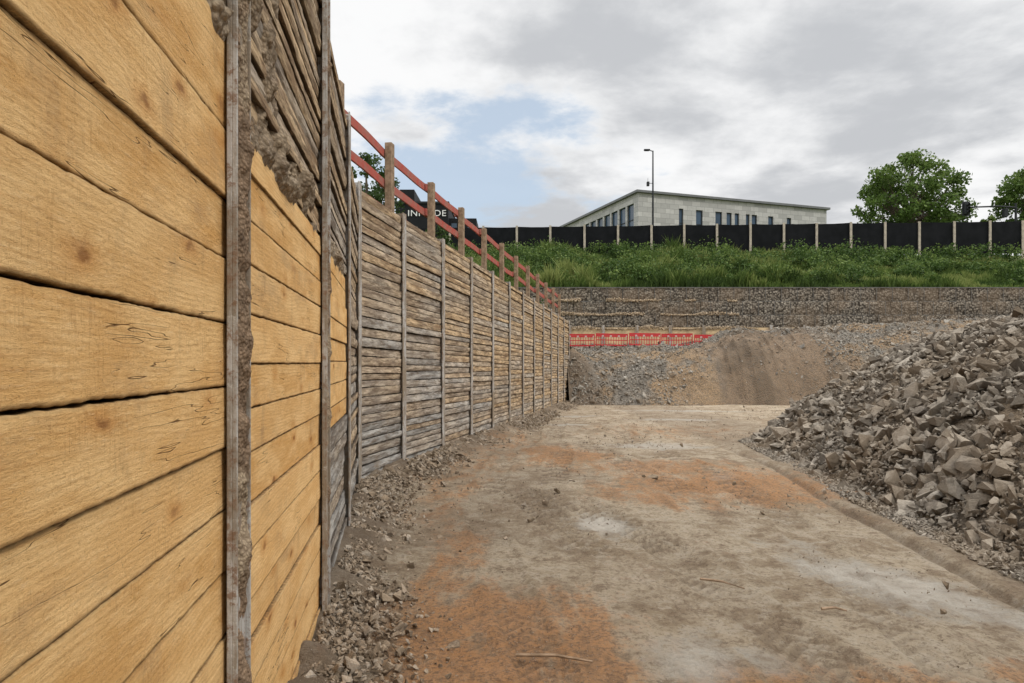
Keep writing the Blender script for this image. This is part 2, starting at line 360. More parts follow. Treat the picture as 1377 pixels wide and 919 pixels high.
def strip(wm,i,prof_v,prof_w,prof_e,U,r,tone,uvoff):
    nu,npr=prof_v.shape
    UU=np.repeat(U[:,None],npr,1)
    v=place(i,UU.ravel(),prof_v.ravel(),prof_w.ravel())
    a=np.arange(nu-1)[:,None]*npr+np.arange(npr-1)[None,:]; a=a.ravel()
    f=np.stack([a,a+npr,a+npr+1,a+1],-1)
    uv=np.stack([UU.ravel()+uvoff,prof_v.ravel()+prof_w.ravel()*.5],-1)
    e=np.repeat(prof_e[None,:],nu,0).ravel()
    wm.add(v,f,uv,np.full(len(v),r),e,np.full(len(v),tone))
def planks(wm,i,z0,z1,seg=40,hmin=.175,hmax=.195,levels=None):
    P,Q,L,d,n=bayframe(i); z=z0; U=np.linspace(.02,L-.02,seg)
    k=0
    while z<z1-.02:
        if levels: 
            if k+1>=len(levels): break
            z=levels[k]; h=levels[k+1]-z; k+=1
        else:
            h=random.uniform(hmin,hmax)
            if z+h>z1-.08: h=z1-z
        r=random.random(); g=random.choice([.001,.0015,.002,.0035]); w0=random.uniform(-.008,.007); tilt=random.uniform(-.003,.003); rt=random.uniform(-.005,.005)
        A=z+g+.0015*vn(U*2,z*7+i*3)+.0020*vn(U*23,z*7)+.0014*vn(U*60,z*7) ; B=z+h-g+.0015*vn(U*2,z*9+5+i)+.0020*vn(U*23,z*7+4)+.0014*vn(U*60,z*9)
        t=np.array([0,0,0,.012,.05,.3,.5,.7,.95,.988,1,1,1.]); 
        offs=np.array([-.06,-.02,-.004,0,0,0,0,0,0,0,-.004,-.02,-.06])
        ed=np.array([1,1,.8,.5,.0,0,0,0,0,.5,.8,1,1.])
        pv=A[:,None]+(B-A)[:,None]*t[None,:]
        pw=w0+offs[None,:]+tilt*(t[None,:]-.5)*2+rt*(U[:,None]/L-.5)+.0006*vn(U[:,None]*30,t[None,:]*5+z*5)
        strip(wm,i,pv,pw,ed,U,r,0.5,i*2.3)
        z+=h
def logs(wm,i,z0,z1,seg=30,tone=(.3,.7),hm=(.08,.135)):
    P,Q,L,d,n=bayframe(i); z=z0; U=np.linspace(.0,L,seg)
    tt=np.array([-1,-1,-.97,-.90,-.4,0,.4,.90,.97,1,1])
    back=np.array([1,0,0,0,0,0,0,0,0,0,1])
    ed=np.array([1,1,.8,.15,0,0,0,.15,.7,1,1.])
    while z<z1-.03:
        h=random.uniform(*hm)
        if z+h>z1-.05: h=z1-z
        r=random.random(); ex=random.uniform(.03,.22); dp=random.uniform(.012,.028); tl=random.uniform(-.010,.010); wp=random.uniform(-.022,.014)
        rough=.055
        top=h/2*(.94+.05*vn(U*2.2,z*11+i*5)+rough*vn(U*11,z*5+i)+.06*vn(U*37,z*3)); bot=h/2*(.94+.05*vn(U*2.2,z*13+i*5)+rough*vn(U*11,z*7+i)+.06*vn(U*37,z*9))
        c=z+h/2+tl*(U/L-.5)
        pv=c[:,None]+np.where(tt[None,:]>0,top[:,None],bot[:,None])*tt[None,:]
        depth=dp*(1+.15*vn(U*4,z*8+i))
        pw=-.02+depth[:,None]*np.power(np.clip(1-tt*tt,0,1),ex)[None,:]-.06*back[None,:]
        pw=pw+.0025*vn(U[:,None]*14+i*7,tt[None,:]*3+z*31)+wp+.5*(tt[None,:])*random.uniform(-.016,.016)
        tz=np.interp(z,[0,1.2,3.7],(tone[0],tone[0]*.6+tone[1]*.4,tone[1])) if isinstance(tone,tuple) else tone
        strip(wm,i,pv,pw,ed,U,r,float(tz+random.uniform(-.15,.15)),i*2.3)
        z+=h
nb=len(beams)-1
WALL=empty('retaining_wall',(-1.9,8.4,0),label='long bent soldier pile retaining wall of timber boards between muddy steel beams',cat='retaining wall')
fp=WM(); lg=WM()
lv=[.80-.185*k for k in range(6,0,-1)]+[.80,.986,1.17,1.35,1.53,1.718,1.906,2.08,2.28,2.56]
planks(fp,0,-.3,2.5,10); planks(fp,1,lv[0],2.56,160,levels=lv); planks(fp,2,-.3,2.34,110,.145,.18); planks(fp,3,1.15,2.35,50,.14,.18)
logs(lg,0,2.5,TOP,10,.8); logs(lg,1,2.56,TOP,50,.85); logs(lg,2,2.36,TOP+.05,110,(.7,.9),(.055,.085)); logs(lg,3,2.37,TOP,80,.7,(.07,.11)); logs(lg,3,-.3,1.15,80,.2,(.11,.16))
for i in range(4,nb):
    t0=[.15,.05,.08,.2,.45,.6,.65,.6,.65,.65,.65,.65,.65,.65,.65][i-4]
    logs(lg,i,-.35,TOP,80 if i<8 else 40,(t0,.85))
fp.obj('fresh_timber_lagging',FRESH,WALL,'fresh yellow sawn softwood boards with knots and saw marks')
lg.obj('weathered_timber_lagging',LOG,WALL,'weathered grey and brown rough slab boards',smooth=False)
for i,p in enumerate(beams):
    j=min(i,nb-1); P,Q,L,d,n=bayframe(j)
    if 0<i<nb:
        d2=bayframe(i-1)[3]; d=(d+d2); d/=np.linalg.norm(d); n=np.array([d[1],-d[0]])
    mb=MB(); top=TOP+zo(p[1])+(.6 if i in(2,3) else .06); z0=-.5
    hw=.085 if i<4 else .075
    if i==2: f0,f1=.008,.024
    elif i==3: f0,f1=.014,.030
    else: f0,f1=.022,.036
    mb.box(p,d,n,-hw,hw,f0,f1,z0,top)
    if i in (2,3):
        mb.box(p,d,n,-hw,-hw+.011,f1-.001,f1+.014,z0,top); mb.box(p,d,n,hw-.011,hw,f1-.001,f1+.014,z0,top)
    mb.box(p,d,n,-.006,.006,-.15,f0,z0,top)
    mb.box(p,d,n,-hw,hw,-.165,-.15,z0,top)
    mb.obj('steel_beam',STEEL,WALL,bevel=.003)
mb=MB()
for i in range(nb):
    P,Q,L,d,n=bayframe(i)
    mb.box(P,d,n,0,L,-.16,-.085,-.5,TOP+zo(Q[1])-.05)
mb.obj('soil_backing',BACK,WALL)
def lumps(name,i,u0,u1,v0,v1,amp,dens,seed,base=-.004,mat=MUD,nu=20,nvv=200,thr=.0):
    U,V=np.meshgrid(np.linspace(u0,u1,nu),np.linspace(v0,v1,nvv),indexing='ij')
    e=np.sin(np.pi*np.clip((U-u0)/(u1-u0),0,1))**.5*np.clip(np.minimum(V-v0,v1-V)/.08,0,1)
    nn=fbm(U*dens+seed,V*dens*.8,seed,5)
    W=base-.02+ (amp*(nn-thr)*1.6+ .02)*e + .35*amp*e*fbm(U*40,V*40,seed,3)
    v=place(i,U.ravel(),V.ravel(),W.ravel())
    a=(np.arange(nu-1)[:,None]*nvv+np.arange(nvv-1)[None,:]).ravel()
    f=np.stack([a,a+nvv,a+nvv+1,a+1],-1)
    o=mk(name,v,f,mat,None,smooth=True); reparent(o,WALL); return o
lumps('mud_crust',2,-.076,.080,-.2,4.2,.028,10,3,base=.032,nu=34,nvv=800,thr=-.24,mat=RUST)
lumps('mud_crust',2,.03,.100,-.2,3.9,.016,8,43,base=.022,nu=24,nvv=700,thr=.0,mat=RUST)
lumps('mud_crust',1,1.66,1.84,2.50,2.9,.06,9,8,base=.005,nu=30,nvv=80,thr=-.1)
lumps('mud_crust',2,.10,1.9,2.28,2.60,.06,7,12,base=.004,nu=200,nvv=50,thr=.0)
lumps('mud_crust',2,.12,.75,2.40,3.2,.05,7,17,base=.002,nu=90,nvv=90,thr=.10)
lumps('mud_crust',3,.08,1.9,2.3,2.5,.05,8,22,base=.004,nu=120,nvv=30)
lumps('mud_crust',3,-.08,.08,-.2,3.6,.026,9,31,base=.034,nu=18,nvv=460,thr=-.05,mat=RUST)

# ------------------------------------------------------------------ guard fence on wall
FN=empty('guard_rail_fence',(-2.1,8.34,TOP),label='wooden guard rail with faded red rails on top of retaining wall',cat='fence')
fd=np.array([.198,1.0]); fd/=np.linalg.norm(fd); fn=np.array([fd[1],-fd[0]])
fy=[8.34]+[10.0+1.93*k for k in range(11)]
def fpt(y): return np.array([.198*y-3.76,y])
for k,y in enumerate(fy):
    mb=MB(); h=1.27 if k==0 else 1.05+random.uniform(-.03,.03)
    s=.065; mb.box(fpt(y),fd,fn,-s,s,-s,s*.6,TOP+zo(y)-.7,TOP+zo(y)+h)
    o=mb.obj('post',POSTW,FN,bevel=.006)
def rail(name,ya,yb,za,zb,h,w,mat):
    A=fpt(ya);B=fpt(yb);n=14;v=[];uv=[]
    for i in range(n+1):
        t=i/n;p=A+(B-A)*t; z=za+(zb-za)*t+.004*math.sin(t*9+ya); bow=.008*math.sin(t*math.pi*2+ya)
        for (a,c) in ((w,0),(w+.028,0),(w+.028,h),(w,h)):
            v.append((p[0]-fn[0]*(a+bow),p[1]-fn[1]*(a+bow),z+c)); uv.append((t,c))
    f=[]
    for i in range(n):
        for k in range(4): a=i*4+k;b_=i*4+(k+1)%4; f.append((a,b_,b_+4,a+4))
    f+=[(0,1,2,3),(n*4+3,n*4+2,n*4+1,n*4)]
    o=mk(name,v,f,mat,None); reparent(o,FN)
for k in range(0,len(fy)-1):
    ya,yb=fy[k]-.12,fy[k+1]+.10
    j=random.uniform(-.02,.02)
    ex=.1 if k==0 else 0
    rail('rail',ya,yb,TOP+zo(ya)+.86+j+ex,TOP+zo(yb)+.86+j,.12,.066+.03*(k%2),REDW)
    rail('rail',ya,yb,TOP+zo(ya)+.44-j+ex*.6,TOP+zo(yb)+.42+j,.12,.066+.03*(k%2),REDW)
    rail('toe_board',ya,yb,TOP+zo(ya)+.0,TOP+zo(yb)+.0,.15,.066+.03*(k%2),REDW if k<2 else POSTW)

# ------------------------------------------------------------------ ground
def g0(X,Y_):
    return -SL*np.clip(Y_-8.4,0,26)
def bankcrest(X): return np.interp(X,[-2,2.6,3.6,5,7,9.0,10.0,11.4,13,16,18.6,25,46],[.75,.75,.7,.65,.75,.8,1.05,1.6,1.65,1.65,2.1,2.4,2.4])+EYE
xs=np.concatenate([[-700,-250,-90,-45,-22,-12,-7,-4.5,-3.2],np.arange(-2.4,6.4,.022),np.arange(6.6,46,.6),[48,52,58,70,120,300,700]])
yy=[.8]
while yy[-1]<33: yy.append(yy[-1]+.006+.0048*yy[-1])
ys=np.concatenate([[-700,-200,-60,-20,-8,-4,-2,-1,0,.5],yy,np.arange(33.6,44.2,.7),[44.3,44.34],np.arange(45,55,.6),[57,62,75,110,200,400,900]])
GX,GY=np.meshgrid(xs,ys,indexing='ij')
WX=GX+.35*fbm(GX*1.3,GY*1.1,21,4); WY=GY+.45*fbm(GX*1.3+9,GY*1.0,31,4)
def blob(x,y,rx,ry,a=0):
    c,s=math.cos(a),math.sin(a); dx=WX-x;dy=WY-y
    q=((dx*c+dy*s)/rx)**2+((-dx*s+dy*c)/ry)**2
    return np.clip(1.15-q*.55,0,1)
def track(X,Y_,x0,y0,x1,y1,w,pitch,chev=True):
    dx,dy=x1-x0,y1-y0;L=math.hypot(dx,dy);dx/=L;dy/=L
    u=(X-x0)*dx+(Y_-y0)*dy; s=(X-x0)*dy-(Y_-y0)*dx
    s=s+.08*np.sin(u*.9+x0*3)
    m=sstep(w,w*.85,np.abs(s))*sstep(-.2,.2,u)*sstep(L+.2,L-.2,u)
    bars=np.tanh(3.0*np.sin(2*np.pi*(u+(np.abs(s)*.8 if chev else 0))/pitch))
    return m,bars,s
D=GX-XW(GY)
H=g0(GX,GY)
near=(sstep(60,34,GY)*sstep(.3,.9,GY))
H=H+near*(.045*fbm(GX*.6,GY*.5,1,3)+.018*fbm(GX*3,GY*3,2,4)+.010*fbm(GX*14,GY*14,4,3))
bw=.30+.12*vn(GY*.9,3.1)
H=H+np.exp(-(np.clip(D,0,9)/bw)**2)*(.16+.10*fbm(GX*5,GY*5,9,4))
trk=np.zeros_like(H)
for (a,b_,c,d_,w,p,am) in ((1.45,5.2,.5,8.8,.24,.14,1.2),(.72,5.6,-.05,8.8,.22,.14,1.2),(.35,3.0,-.4,7.0,.16,.11,.5),(1.9,2.6,1.3,6.2,.2,.11,.5),(2.2,8.5,1.0,17,.25,.3,.9),(.6,9,1.4,22,.22,.3,.9),(2.9,7.5,2.6,20,.22,.3,.8),(-.4,8.5,.9,20,.2,.3,.7),(2.3,3.0,3.0,9,.18,.11,.4)):
    m_,bars,s=track(GX,GY,a,b_,c,d_,w,p)
    fade=sstep(-.35,.1,fbm(GX*1.1,GY*.8,a*3,3))
    H=H+m_*(fade*.016*bars*am-.013)+.012*np.exp(-((np.abs(s)-w-.03)/.035)**2)*sstep(0,.1,m_+ (np.abs(s)<w+.12)*(GY>min(b_,d_))*(GY<max(b_,d_)))
    trk=np.maximum(trk,m_*(.05+.85*fade*(bars<0)*min(1,am+.2)))  # shade in the tread grooves, put into the ground colour
rx=np.interp(GY,[3,5.8,8,10.7,14,20],[3.25,3.5,3.72,4.05,4.2,4.0])+.05*fbm(GY*.8,2.0,1,3)
H=H-.05*np.exp(-((GX-rx)/.05)**2)*sstep(16,10,GY)+.02*np.exp(-((GX-rx-.17)/.1)**2)*sstep(16,10,GY)
wet=np.zeros_like(H)
for (x,y,a,b_,r,st) in ((.90,6.83,.22,.45,.1,1.1),(2.85,4.95,.42,.9,.35,.95),(2.55,6.0,.26,.5,.2,.6),(.95,3.75,.36,.42,0,.9),(1.45,3.6,.18,.3,.2,.8),(2.9,13.8,1.1,.7,0,.85),(1.6,19,.5,.6,0,.9),(1.9,22.5,1.0,.5,0,.9),(5.0,21,1.4,.6,0,.85),(6.5,25.5,2.5,.5,0,.85),(2.9,9.6,.3,.5,0,.5),(2.0,11,.5,.8,0,.4)):
    wet=np.maximum(wet,blob(x,y,a,b_,r)*st)
H=H-wet*.012
org=np.zeros_like(H)
for (x,y,a,b_,r,s) in ((-.1,4.0,.8,.9,0,1),(-.5,5.3,.3,1.2,0,.85),(.95,12.2,.8,1.5,0,1),(3.0,9.0,1.7,1.1,0,1),(1.9,8.2,.9,.8,0,.8),(.8,3.1,1.0,.5,0,.9),(-.9,8.5,.4,2,0,.6),(2.2,3.3,.9,.35,0,.7),(0,14,.6,3,0,.6),(-.6,11,.4,2,0,.6),(2.4,10.5,1.4,1.0,0,.8),(4,17,2,2,0,.45)):
    org=np.maximum(org,blob(x,y,a,b_,r)*s)
org=np.clip(org*.85+.06,0,1)*near
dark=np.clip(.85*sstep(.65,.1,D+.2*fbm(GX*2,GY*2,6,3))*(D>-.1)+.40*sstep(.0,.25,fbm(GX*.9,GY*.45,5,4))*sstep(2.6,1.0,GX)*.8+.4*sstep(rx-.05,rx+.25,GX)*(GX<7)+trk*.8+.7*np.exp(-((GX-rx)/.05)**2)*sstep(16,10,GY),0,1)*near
left=(D<-.2)
topz=TOP-.04-SL*np.clip(GY-8.4,0,26)
H=np.where(left&(GY<44.8),topz,H)
upzl=TOP-.3+(10.17-TOP+.3)*sstep(44.0,54.5,GY)
lin=np.clip((GY-44.34)/(54.6-44.34),0,1)
upz=6.36+3.81*lin+ .12*fbm(GX*.5,GY*.5,3,3)*(GY<53)*(GY>45)
H=np.where((GY>44.32)&(~left),upz,H); H=np.where(left&(GY>44.0),np.maximum(upzl,np.where(GY>44.32,upz,0)),H)
H=np.where((GX>46)&(GY<44.32),np.maximum(H,(10.17)*sstep(47,60,GX)),H)
grs=((GY>44.3)|left|(GX>50)).astype(float)
nx,ny=GX.shape
V=np.stack([GX.ravel(),GY.ravel(),H.ravel()],-1)
a=(np.arange(nx-1)[:,None]*ny+np.arange(ny-1)[None,:]).ravel()
Fc=np.stack([a,a+ny,a+ny+1,a+1],-1)
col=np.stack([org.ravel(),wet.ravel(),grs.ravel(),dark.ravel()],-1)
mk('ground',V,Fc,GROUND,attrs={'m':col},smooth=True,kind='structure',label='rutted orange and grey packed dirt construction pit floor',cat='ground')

# ------------------------------------------------------------------ rocks
protos=[]
for k in range(16):
    bm=bmesh.new(); n=random.randint(9,13)
    for _ in range(n):
        d=Vector([random.gauss(0,1) for _ in range(3)]).normalized()
        d=Vector([math.copysign(abs(c)**.7,c) for c in d])*random.uniform(.6,1.0); bm.verts.new(d*.5)
    r=bmesh.ops.convex_hull(bm,input=bm.verts)
    bmesh.ops.delete(bm,geom=[v for v in bm.verts if not v.link_faces],context='VERTS')
    bm.verts.index_update(); bm.verts.ensure_lookup_table()
    protos.append((np.array([v.co[:] for v in bm.verts]),np.array([[v.index for v in f.verts] for f in bm.faces])))
    bm.free()
def rocks(px,py,pz,size,flat=(.45,1.0)):
    VV=[];FF=[];RR=[];n0=0; N_=len(px); which=rng.integers(0,len(protos),N_)
    q=rng.normal(size=(N_,4)); q/=np.linalg.norm(q,axis=1)[:,None]
    w,x,y,z=q.T
    R=np.stack([1-2*(y*y+z*z),2*(x*y-z*w),2*(x*z+y*w),2*(x*y+z*w),1-2*(x*x+z*z),2*(y*z-x*w),2*(x*z-y*w),2*(y*z+x*w),1-2*(x*x+y*y)],-1).reshape(-1,3,3)
    sc=np.stack([size*rng.uniform(.8,1.55,N_),size*rng.uniform(.65,1.1,N_),size*rng.uniform(flat[0],flat[1],N_)],-1)
    rn=rng.random(N_)
    for k,(pv,pf) in enumerate(protos):
        id_=np.where(which==k)[0]
        if len(id_)==0: continue
        v=pv[None]*sc[id_][:,None,:]
        v=np.einsum('nij,nkj->nki',R[id_],v)+np.stack([px,py,pz],-1)[id_][:,None,:]
        f=pf[None]+ (np.arange(len(id_))*len(pv))[:,None,None]+n0
        VV.append(v.reshape(-1,3));FF.append(f.reshape(-1,3));RR.append(np.repeat(rn[id_],len(pv))); n0+=len(id_)*len(pv)
    return np.concatenate(VV),np.concatenate(FF),np.concatenate(RR)
def heightmesh(x0,x1,y0,y1,nx,ny,fn):
    X,Y_=np.meshgrid(np.linspace(x0,x1,nx),np.linspace(y0,y1,ny),indexing='ij'); Z=fn(X,Y_)
    v=np.stack([X.ravel(),Y_.ravel(),Z.ravel()],-1); a=(np.arange(nx-1)[:,None]*ny+np.arange(ny-1)[None,:]).ravel()
    return v,np.stack([a,a+ny,a+ny+1,a+1],-1)
def footx(y): return np.interp(y,[-3,2,5.3,8.5,12,14.5,16.5,18.5,20],[4.5,4.2,4.0,4.25,4.75,5.1,6.3,8.4,11])
def pileh(X,Y_):
    fx=footx(Y_)+.15*fbm(X*0+3,Y_*1.2,2,3)
    s=np.clip((X-fx),-.6,20)
    ridge=np.interp(Y_,[-4,0,5,10,15,16.5,19,21],[2.0,2.9,3.1,3.25,3.0,2.8,2.0,.3])+.2*fbm(X*.5,Y_*.6,7,3)
    h=np.where(s<0,s*.5,s*(.78+.09*vn(Y_*.4,1.3)))
    h=ridge*(1-np.exp(-np.clip(h,0,9)/ridge*1.15-.3*(np.clip(h,0,9)/ridge)**2))+np.minimum(h,0)
    back=np.clip((17.5-X)*.6,-1,9)
    h=np.minimum(h,back)
    h=h+.12*fbm(X*1.1,Y_*1.1,5,3)*sstep(0,.6,h)+.03*fbm(X*5,Y_*5,9,3)*sstep(0,.4,h)
    return h+g0(X,Y_)-.03
pv,pf=heightmesh(3.4,18,-4,21,220,320,lambda X,Y_:pileh(X,Y_)-.06)
n=24000
py=-1.5+22.0*rng.random(n)**.9; fxx=footx(py); px=fxx-.15+ (rng.random(n)**1.25)*9.5
big=rng.random(n)
size=np.where(big>.972,rng.uniform(.23,.36,n),np.where(big>.76,rng.uniform(.13,.23,n),rng.uniform(.05,.13,n)))
lowm=fbm(px*.9,py*.7,13,3)
size*=np.interp(px-fxx,[0,.8,4],[1.05,1.15,.9])*np.interp(lowm,[-.3,.3],[.78,1.15])
rv,rf,rr=rocks(px,py,pileh(px,py)+size*.12,size)
n=12000; py2=1+17*rng.random(n); px2=footx(py2)-.30+np.abs(rng.normal(0,.5,n))
s2=rng.uniform(.012,.065,n)
z2=np.maximum(pileh(px2,py2),g0(px2,py2))+.01
rv2,rf2,rr2=rocks(px2,py2,z2,s2)
V=np.concatenate([pv,rv,rv2]); 
fl=pf.tolist()+(rf+len(pv)).tolist()+(rf2+len(pv)+len(rv)).tolist()
mi=np.zeros(len(fl),int); mi[len(pf):]=1
mk('rubble_pile',V.tolist(),fl,[PILEM,ROCK],attrs={'rnd':np.concatenate([np.full(len(pv),.25),rr,rr2])},mi=mi,kind='stuff',label='large heap of broken grey brown excavated rock on dirt',cat='rubble pile')
n=16000; yb=1.8+29*rng.random(n)**1.4; db=np.abs(rng.normal(0,.27,n))+.03
keep=db<1.0; yb=yb[keep];db=db[keep]; xb=XW(yb)+db
sb=rng.uniform(.008,.045,len(xb))*np.where(rng.random(len(xb))>.95,2.2,1)*np.interp(yb,[3,12],[1,1.6])
zb=g0(xb,yb)+np.exp(-(db/.32)**2)*.15+sb*.1
a1=rocks(xb,yb,zb,sb)
n=12000; ya=1.9+28*rng.random(n)**1.5; xa=XW(ya)+.3+rng.random(n)*(6.5+.12*ya); 
cl=fbm(xa*1.1,ya*.8,4,3); keep=cl>rng.uniform(-.25,.6,n); xa=xa[keep];ya=ya[keep]
sa=rng.uniform(.005,.018,len(xa))*np.where(rng.random(len(xa))>.97,3.0,1)*np.interp(ya,[2,12],[.8,2])
a2=rocks(xa,ya,g0(xa,ya)+.012+sa*.1,sa)
mk('loose_stones',np.concatenate([a1[0],a2[0]]),np.concatenate([a1[1],a2[1]+len(a1[0])]),CLOD,attrs={'rnd':np.concatenate([a1[2],a2[2]])},kind='stuff',label='clods and small stones scattered along the wall foot',cat='stones')

# ------------------------------------------------------------------ gravel bank
def bankh(X,Y_):
    toe=29.6+.5*vn(X*.45,2.0)+np.interp(X,[2,3.5,5,8.4,10,15,17,30],[-.5,.1,0,-.2,.5,.4,-.2,0]); cr=bankcrest(X)+.14*fbm(X*.8,0*X+4.0,3,3)
    base=-SL*24
    t=(Y_-toe)
    prof=np.clip(t*np.interp(X,[2,4,7.6,9.8,14.5,17,18,30],[1.2,.65,.7,1.8,1.6,.75,.65,.7]),-.5,20)
    hh=cr-base
    h=base+hh*(1-np.exp(-np.clip(prof,0,20)/hh*1.5-.3*(prof/hh)**2))*1.0+np.minimum(prof,0)
    crestfade=sstep(35.5,38,Y_)
    ter=np.interp(X,[2,9,12,18,25,46],[2.42,2.42,2.9,3.6,4.0,4.0])
    h=h*(1-crestfade)+ter*crestfade
    sl=sstep(0,.3,t)*sstep(3.9,2.4,t)
    grv=sstep(9.2,10.0,X)*sstep(14.2,13.2,X)
    h=h-.34*(np.abs(np.sin(X*math.pi/.52+.35*np.sin(Y_*1.3)+.6*fbm(X*.5,Y_*.5,1,2)))**.5)*grv*sl*(.6+.4*vn(X*2,Y_))
    h=h+(.26*fbm(X*.6,Y_*.6,2,3)+.20*fbm(X*2.2,Y_*2.2,3,4)+.07*fbm(X*8,Y_*8,3,3))*sstep(0,.5,t)*(1-.45*grv*sl)
    h=h+.5*np.exp(-((X-3.0)/.6)**2-((Y_-31.6)/.9)**2)
    return h
bx0=WE[0]-.1
pv,pf=heightmesh(bx0,45,28.8,42.6,620,190,bankh)
dkn=.5*fbm(pv[:,0]*.7,pv[:,1]*.9,5,4)
dk=sstep(8.4,9.8,pv[:,0]+dkn*2)*sstep(16.0,14.0,pv[:,0]+dkn*3)*sstep(35.5,33.5,pv[:,1]+dkn*2)+sstep(4.3,3.2,pv[:,0]+dkn)*sstep(33,32,pv[:,1])*.8
n=30000; bx=bx0+.1+rng.random(n)**1.15*28; by=29.1+rng.random(n)*9.5
ok=(fbm(bx*.35,by*.5,8,3)>rng.uniform(-.65,.2,n))&~((bx>9.2)&(bx<14.3)&(rng.random(n)<.82)&(by<33.5))
bx=bx[ok];by=by[ok]; sb=rng.uniform(.04,.15,len(bx))*np.where(rng.random(len(bx))>.96,2.4,1)
rv,rf,rr=rocks(bx,by,bankh(bx,by)+sb*.15,sb)
fl=pf.tolist()+(rf+len(pv)).tolist(); mi=np.zeros(len(fl),int); mi[len(pf):]=1
mk('gravel_bank',np.concatenate([pv,rv]).tolist(),fl,[BANKM,GRAV],attrs={'rnd':np.concatenate([np.full(len(pv),.4),rr]),'dk':np.concatenate([np.clip(dk,0,1),np.zeros(len(rv))])},mi=mi,kind='structure',label='steep grey gravel and brown earth bank with excavator tooth marks',cat='bank')

# ------------------------------------------------------------------ lower timber wall behind bank
TW=empty('timber_shoring_wall',(9,42.3,2),label='low tan timber board shoring wall with steel beams under gabions',cat='retaining wall')
mb=MB()
z=2.0
while z<3.72:
    for x in np.arange(1.5,30,2.1):
        mb.box((x,42.75),(1,0),(0,1),0,2.1,random.uniform(-.01,.01),.06,z+.005,z+.2)
    z+=.2
mb.obj('timber_lagging',simple('tan_shoring_boards',(.70,.52,.30),.8,.35,2.5),TW)
for x in np.arange(1.5,30,2.1):
    mb=MB(); mb.box((x,42.7),(1,0),(0,1),-.1,.1,-.06,-.04,1.8,3.95); mb.box((x,42.7),(1,0),(0,1),-.01,.01,-.04,.03,1.8,3.95); mb.obj('steel_beam',STEEL,TW)
GW=empty('gabion_wall',(20,43.5,3.7),label='tall tiered gabion wall of grey brown stones in wire baskets',cat='gabion wall')
for row in range(3):
    z0=3.72+row*.88; y0=42.9+row*.13
    x=-1.0+(.9 if row%2 else 0)
    while x<46:
        bm=bmesh.new(); nxg=11; W_=1.97; vs={}
        def P3(ix,iz): 
            fx=ix/nxg*W_; fz=iz/5*.86
            b_=.06*math.sin(math.pi*ix/nxg)*math.sin(math.pi*iz/5)+random.uniform(-.03,.025)
            return bm.verts.new((x+fx,y0-b_,z0+fz+(random.uniform(-.02,.03) if iz==5 else 0)))
        for ix in range(nxg+1):
            for iz in range(6): vs[ix,iz]=P3(ix,iz)
        for ix in range(nxg):
            for iz in range(5): bm.faces.new((vs[ix,iz],vs[ix+1,iz],vs[ix+1,iz+1],vs[ix,iz+1]))
        tb=[bm.verts.new((x+ix/nxg*W_,y0+1.2,z0+.86)) for ix in range(nxg+1)]
        for ix in range(nxg): bm.faces.new((vs[ix,5],vs[ix+1,5],tb[ix+1],tb[ix]))
        lb=bm.verts.new((x,y0+1.2,z0)); bm.faces.new([vs[0,i] for i in range(6)]+[tb[0],lb])
        rb=bm.verts.new((x+W_,y0+1.2,z0)); bm.faces.new(([vs[nxg,i] for i in range(6)]+[tb[-1],rb])[::-1])
        me=bpy.data.meshes.new('gabion_basket'); bm.to_mesh(me); bm.free(); me.materials.append(GAB)
        o=bpy.data.objects.new('gabion_basket',me); COL.objects.link(o); reparent(o,GW)
        x+=2.0
mb=MB()
for row in range(4):
    z0=3.71+row*.88; y0=42.84+min(row,2)*.13
    mb.box((0,y0),(1,0),(0,1),-1,46,-.02,.02,z0-.03,z0+.02)
for x in np.arange(-1,46,1.0):
    mb.box((x,42.8),(1,0),(0,1),-.012,.012,0,.012,3.72,4.58); mb.box((x+.5,42.93),(1,0),(0,1),-.012,.012,0,.012,4.6,5.46); mb.box((x,43.06),(1,0),(0,1),-.012,.012,0,.012,5.48,6.34)
o=mb.obj('wire_mesh',WIREM,GW); o['kind']='stuff'
nn=5200; lx=2.4+rng.random(nn)**1.3*13; row=rng.integers(0,3,nn); ly=42.8+row*.13+rng.uniform(-.12,.1,nn); lz=3.72+row*.88+rng.uniform(-.02,.18,nn)*(fbm(lx*.9,row*3.3,1,2)+.6)
okk=fbm(lx*.8,row*7.7,3,2)>-.1
a3=rocks(lx[okk],ly[okk],lz[okk],rng.uniform(.06,.16,okk.sum()))
o=mk('loose_soil_ledge',a3[0],a3[1],mat_rock('ledge_soil',(.32,.24,.155),(.46,.36,.25),(.54,.44,.32)),attrs={'rnd':a3[2]}); reparent(o,GW); o['kind']='stuff'

# ------------------------------------------------------------------ red barriers
def barrier():
    mb=MB(); L=2.0
    o=(0,0);ax=(1,0);ay=(0,1)
    for z0,z1 in ((.88,1.0),(.12,.22)): mb.box(o,ax,ay,0,L,-.02,.02,z0,z1)
    for x in (0,L-.06): mb.box(o,ax,ay,x,x+.06,-.019,.019,.215,.885)
    mb.box(o,ax,ay,.055,L-.055,-.016,.016,.5,.56)
    x=.14
    while x<L-.15: mb.box(o,ax,ay,x,x+.035,-.014,.014,.215,.505); mb.box(o,ax,ay,x,x+.035,-.014,.014,.555,.765); x+=.16
    a=mb.obj('frame',REDP)
    mb=MB(); mb.box(o,ax,ay,.055,L-.055,-.024,.024,.76,.875); b1=mb.obj('striped_board',STRIPE)
    fs=[]
    for x in (.3,L-.34):
        mb=MB(); mb.box(o,ax,ay,x,x+.05,-.22,.22,.0,.12); mb.box(o,ax,ay,x+.01,x+.04,-.1,.1,.119,.16); fs.append(mb.obj('foot',RUBBER))
    return [a,b1]+fs
parts=barrier()
